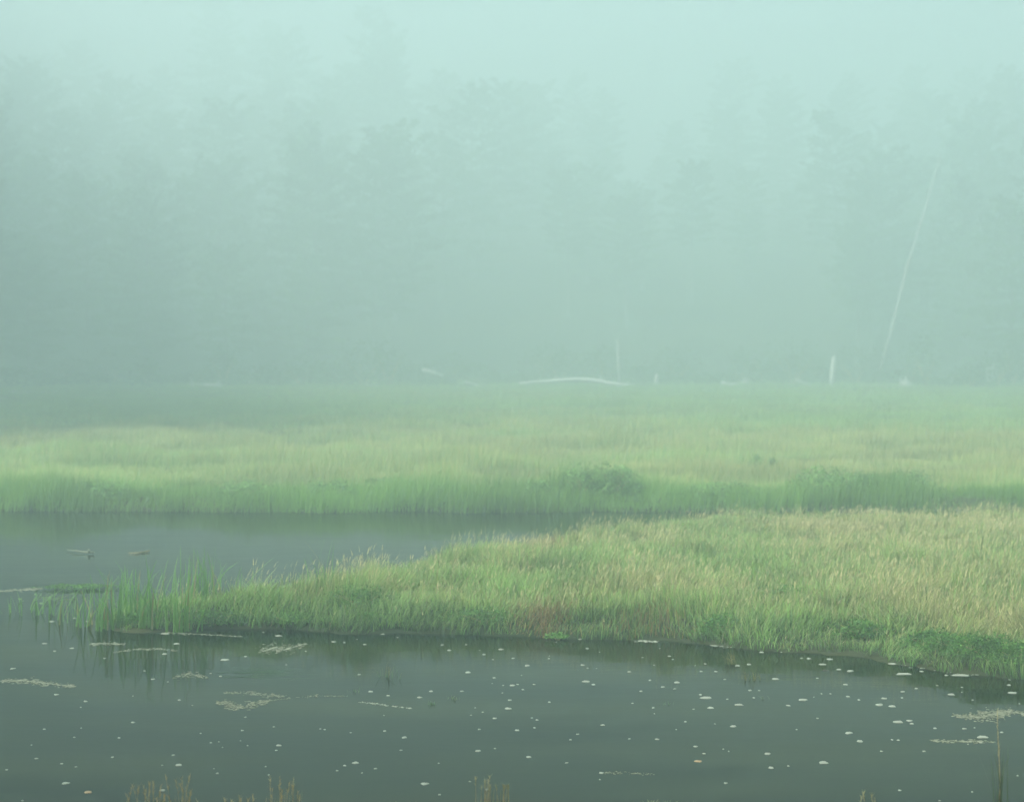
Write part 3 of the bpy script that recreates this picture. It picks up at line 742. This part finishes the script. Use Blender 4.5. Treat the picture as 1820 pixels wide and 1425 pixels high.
BIG = {(1200,1177,763): 'long white foam patch left of the foam rows at the right bank', (1200,1480,770): 'lower long white foam row under the right bank', (1200,1447,738): 'upper long white foam row under the right bank',
       (1200,1738,757): 'longest white foam patch at the right edge under the thicket', (1200,1568,750): 'white foam patch between the foam rows and the edge', (1200,1440,716): 'white foam patch touching the right bank thicket',
       (1200,1153,1011): 'bright white foam bar alone at right with a smaller one beside it', (1200,1212,1005): 'smaller white foam bar beside the bright lone bar', (1200,1590,1089): 'white foam bar between the bright raft and the thin raft',
       (1200,763,1221): 'tan edged foam bar low in the right water', (1200,163,886): 'thin slanting foam sliver at centre right', (1200,660,897): 'bright foam bar in the brown reflection at right', (1200,898,1068): 'paired dull foam bar in the right open water',
       (1200,1427,869): 'bright foam bar below the foam rows', (1200,1743,861): 'bright foam bar near the right edge below the thicket', (600,1282,802): 'largest foam fleck right of centre in the reflection',
       (600,880,942): 'bright foam bar at the centre of the pond', (600,1365,1274): 'bright round foam fleck at the start of the faint foam trail', (0,340,1328): 'thin pale bar at the lower left of the water', (0,925,1232): 'pale bar in the dark lower left water right of the small ones',
       (600,452,1331): 'dull pale bar near the bottom left of centre', (600,95,1222): 'dull pale bar in the open water left of centre'}
rf = np.random.default_rng(99)
LM = [mesh_np('foam_fleck', *lump_mesh(rf, 1, 1, 1, 10, .5)[:3]) for _ in range(24)]
for me in LM: me.materials.append(M_foam)
for cx, lst in CR:
    for (a, b, wpx) in lst:
        ppx, ppy = cx + a / 2.908, 935 + b / 2.908
        p = at(ppx, ppy); s = p[1] / F
        wm = wpx / 2.908 * s * .98
        dm = min(wm, .055 + .15 * wm) if wpx > 24 else wm * 1.1
        o = obj('foam_fleck', LM[rf.integers(24)], loc=(p[0], p[1], 0))
        o.scale = (max(wm * .5, .008), max(dm * .62, .012), .004 + .05 * min(wm, .12))
        if wpx <= 30: o.rotation_euler[2] = float(rf.uniform(-.6, .6))
        lab = BIG.get((cx, a, b))
        if lab: tag(o, lab, 'foam', 'pale foam bars on the pond')
        else:
            side = 'left' if ppx < 607 else ('middle' if ppx < 1214 else 'right')
            low = ppy > 1285
            sz = 'small' if wpx < 20 else 'larger'
            wh = {('left', 0): 'below the reeds in the left part', ('left', 1): 'in the dark lower left water', ('middle', 0): 'in the grass reflection below the middle of the spit',
                  ('middle', 1): 'in the open water at the bottom middle', ('right', 0): 'in the brown reflection below the right bank', ('right', 1): 'in the open water at the lower right'}[(side, int(low))]
            tag(o, f'{sz} pale foam fleck floating {wh}', 'foam', f'{sz} flecks {wh}')
for a, b, lab in [(457 / 2.908, 935 + 1372 / 2.908, 'tan dead leaf floating near the bottom left'), (1200 + 118 / 2.908, 935 + 1214 / 2.908, 'tan dead leaf floating at the lower middle right'), (1200 + 775 / 2.908, 935 + 745 / 2.908, 'dark floating bark bit under the right bank')]:
    me = LM[rf.integers(24)].copy(); me.materials.clear(); me.materials.append(M_tanleaf if 'leaf' in lab else M_earth)
    p = at(a, b); o = obj('floating_leaf' if 'leaf' in lab else 'bark_bit', me, loc=(p[0], p[1], 0)); o.scale = (.035, .04, .006)
    tag(o, lab, 'leaf' if 'leaf' in lab else 'bark')

# ------------------------------------------------------------------ the wood
def make_tree(seed, H, crown0, R, nb, nleaf, leafsize, col, droop=.15, r0=.22, bare=False):
    r_ = np.random.default_rng(seed)
    lean = r_.normal(0, .02, 2) * H
    tz = np.linspace(0, 1, 9)
    TP = np.stack([lean[0] * tz ** 2 + .12 * np.sin(tz * 5 + seed), lean[1] * tz ** 2, H * tz - .3], 1)
    parts = [tube(TP, r0 * (1 - tz * .9) * (1 + .6 * np.exp(-tz * 14)), 8, seed=seed)]
    leaves = []; cols = []
    for k in range(nb):
        f = crown0 + (1 - crown0) * ((k + r_.uniform(0, 1)) / nb)
        base = np.array([np.interp(f, tz, TP[:, i]) for i in range(3)])
        prof = math.sqrt(max(0, 1 - (((f - crown0) / (1 - crown0) - .42) / .70) ** 2))
        Lb = R * prof * r_.uniform(.55, 1.15)
        a = k * 2.4 + r_.normal(0, .4); el = r_.uniform(.0, .5) * (1 - f) + 1.0 * (f ** 3)
        dirv = np.array([math.cos(a) * math.cos(el), math.sin(a) * math.cos(el), math.sin(el)])
        q = np.linspace(0, 1, 5)
        B = base + np.outer(q * Lb, dirv); B[:, 2] -= droop * Lb * q ** 2
        parts.append(tube(B, np.linspace(.055, .012, 5) * (r0 / .22) * (1.2 - .6 * f), 5, cap=False, seed=seed + k))
        if bare: continue
        m = int(nleaf * Lb / (R * .8))
        t = r_.uniform(.15, 1.05, m) ** .8
        C0 = base + (t * Lb)[:, None] * dirv; C0[:, 2] -= droop * Lb * t ** 2
        side = np.array([-math.sin(a), math.cos(a), 0])
        w = Lb * .36 * np.sin(np.clip(t, 0, 1) * math.pi * .8 + .35)
        twig = np.round(r_.uniform(-1, 1, m) * 2.5) / 2.5
        C0 += (twig * w)[:, None] * side + r_.normal(0, .13, (m, 3)) * np.array([1, 1, .8])
        C0[:, 2] -= np.abs(twig) * w * .22
        leaves.append(C0)
        cols.append(np.array(col)[None, :] * r_.uniform(.75, 1.3) * r_.uniform(.7, 1.35, m)[:, None])
    V, Fa, L, CO = join(parts)
    tm = mesh_np('trunk', V, Fa, L, smooth=True); tm.materials.append(M_bark)
    cm = None
    if not bare:
        P = np.concatenate(leaves); cc = np.concatenate(cols)
        V, Fa, L, CO = leaf_cards(P, leafsize * r_.uniform(.6, 1.3, len(P)), (0, 0, 1), cc, tilt=.55, seed=seed)
        cm = mesh_np('crown', V, Fa, L, CO); cm.materials.append(M_leaf)
    return tm, cm
PROTO = [make_tree(1, 17, .16, 5.0, 58, 110, .26, (.075, .135, .045)), make_tree(2, 15, .20, 4.6, 54, 110, .25, (.085, .155, .05)), make_tree(3, 19, .26, 5.2, 56, 115, .27, (.07, .125, .045), r0=.27),
         make_tree(4, 12, .10, 4.0, 50, 100, .22, (.095, .17, .05)), make_tree(5, 18, .45, 4.6, 44, 110, .26, (.08, .14, .045), r0=.25), make_tree(6, 8, .06, 2.8, 42, 80, .20, (.085, .16, .05), r0=.12)]
def tree(kind, px_, d, lab, group, sc=1.0, rz=None):
    d *= EDGE if d < 150 else 1
    X = (px_ - W0 / 2) * d / F; zg = gz(X, d)
    t_ = thing('forest_tree', lab, 'tree', (X, d, zg), group)
    t_.rotation_euler[2] = rz if rz is not None else random.uniform(0, 6.28); t_.scale = (sc, sc, sc * random.uniform(.93, 1.07))
    tm, cm = PROTO[kind]
    obj('trunk', tm, None, t_)
    if cm: obj('crown', cm, None, t_)
    return t_
random.seed(5)
L1 = 'dim leafy tree in the dark left forest edge'; G1 = 'trees of the left forest edge'
L2 = 'dim leafy tree in the hazy right forest edge'; G2 = 'trees of the right forest edge'
L4 = 'faint tree on the fogbound slope behind the forest edge'; G4 = 'trees on the fogbound slope'
def wood_front(p):      # how far away the wood begins: near on the left, set back in the opening right of centre
    return float(np.interp(p, [-300, 250, 520, 800, 1050, 1380, 1560, 1720, 1850, 2300], [149, 150, 158, 178, 205, 205, 178, 160, 152, 150]))
for j, d0 in enumerate((152, 160, 169, 180, 192, 206, 222, 241, 263, 288)):
    half = .257 * 1.15 * d0 + 8; nrow = int(2 * half / (6.3 if d0 < 200 else (8.2 if d0 < 300 else 10)))
    for k in range(nrow):
        X = -half + 2 * half * (k + .5 * (j % 2) + .25) / nrow + random.uniform(-2.2, 2.2); d = d0 + random.uniform(-4, 4)
        px_ = W0 / 2 + F * X / d
        if d < wood_front(px_): continue
        lab, grp = (L1, G1) if d < 182 and px_ < 760 else ((L2, G2) if d < 182 and px_ > 1480 else (L4, G4))
        gap = math.exp(-((px_ - 1230) / 260) ** 2) * float(sstep(330, 200, d)) if d < 330 else 0
        tree(random.choice([0, 1, 2, 3, 0, 1]) if gap < .4 else random.choice([3, 3, 1]), px_, d, lab, grp, random.uniform(.8, 1.25) * (.84 if d < 172 else 1) * (1 - .4 * gap))
for px_, d, k, lab in [(1010, 128, 4, 'hazy tree with a bare straight trunk left of two in the opening'), (1112, 126, 4, 'hazy tree with a bare straight trunk above the long log'), (1228, 132, 4, 'hazy bare trunked tree right of the long log'), (1525, 116, 4, 'hazy straight trunked tree left of the leaning dead pole')]:
    tree(k, px_, d, lab, 'bare trunked trees in the opening', .72)
# unseen trees added behind and left of the viewpoint, shading near water and mist
SHADE_TREES = [(-17, 2, .9), (-13, 1.5, .95), (-22, 2, 1.1), (-9.5, -4, 1.1), (-16, -5, 1.2), (-25, -6, 1.3), (-5, -9, 1.2), (-11, -12, 1.35), (1, -13, 1.3), (-19, -13, 1.35), (-4, -18, 1.4), (8, -17, 1.3), (-30, 0, 1.2), (-12, -20, 1.4)]
for k, (X, d, sc) in enumerate(SHADE_TREES):
    t_ = thing('forest_tree', 'tall leafy tree added behind the viewpoint to shade the near water', 'tree', (X, d, gz(X, d)), 'added shade trees behind the viewpoint')
    t_.rotation_euler[2] = random.uniform(0, 6.28); t_.scale = (sc, sc, sc)
    tm, cm = PROTO[k % 3]
    obj('trunk', tm, None, t_); obj('crown', cm, None, t_)
# unseen trees added left of the meadow to darken the mist on that side
for k in range(26):
    d = 62 + 88 * (k + .5) / 26; X = -(.257 * d + 10 + 7 * (k % 2)) + random.uniform(-1, 1)
    sc = random.uniform(1.4, 1.7)
    t_ = thing('forest_tree', 'tall leafy tree added beyond the left edge to shade the mist', 'tree', (X, d, gz(X, d)), 'added shade trees left of the meadow')
    t_.rotation_euler[2] = random.uniform(0, 6.28); t_.scale = (sc, sc, sc)
    tm, cm = PROTO[k % 3]
    obj('trunk', tm, None, t_); obj('crown', cm, None, t_)
# leaning dead pole
d = 105 * EDGE; p0 = edge_pt(1557, 670, d, -.2); tp = at_d(1672, 275, d)
mid = p0 * .5 + tp * .5 + np.array([-.12, 0, .15])
log('dead_tree', 'thin pale dead tree leaning right at the forest edge', 'dead tree', [p0, p0 * .75 + tp * .25, mid, p0 * .25 + tp * .75, tp], [.16, .14, .12, .09, .04], seed=60, mat=M_pole)
# undergrowth at the foot of the wood
for k in range(52):
    px_ = -120 + 2060 * (k + .5) / 52 + random.uniform(-20, 20); d = random.uniform(141, 158)
    if 880 < px_ < 1160 or 1440 < px_ < 1640: d = random.uniform(150, 160)
    X = (px_ - W0 / 2) * d / F
    leafy('undergrowth_shrub', 'dim low shrub in the undergrowth at the forest foot', 'shrub', 'undergrowth at the forest foot', (X, d, gz(X, d) - .05), random.uniform(1.2, 3.2), 1.6, random.choice([.5, .8, 1.2, 2.0, 3.0]) * random.uniform(.8, 1.2), 520, .14, (.07, .135, .045), seed=700 + k, stems=5, flat=.9)

# ------------------------------------------------------------------ haze
def closed_box(x0, x1, y0, y1, z0, z1):
    V = [(x0, y0, z0), (x1, y0, z0), (x1, y1, z0), (x0, y1, z0), (x0, y0, z1), (x1, y0, z1), (x1, y1, z1), (x0, y1, z1)]
    return mesh_np('haze', V, [3, 2, 1, 0, 4, 5, 6, 7, 0, 1, 5, 4, 1, 2, 6, 5, 2, 3, 7, 6, 3, 0, 4, 7], [4] * 6)
topz = float(max(GZ.max() + 27, 36))
hz = obj('haze', closed_box(-426, 426, -36, 626, -1.6, topz), None)
m = bpy.data.materials.new('pale_mist'); m.use_nodes = True
nt = m.node_tree; nt.nodes.remove(nt.nodes['Principled BSDF'])
pv = nt.nodes.new('ShaderNodeVolumePrincipled')
pv.inputs['Density'].default_value = HAZE_DENSITY
pv.inputs['Color'].default_value = HAZE_COLOR
pv.inputs['Anisotropy'].default_value = 0.45
nt.links.new(pv.outputs[0], nt.nodes['Material Output'].inputs['Volume'])
hz.data.materials.append(m)
tag(hz, 'pale cool mist hanging over the pond and the wood', 'haze', kind='stuff')
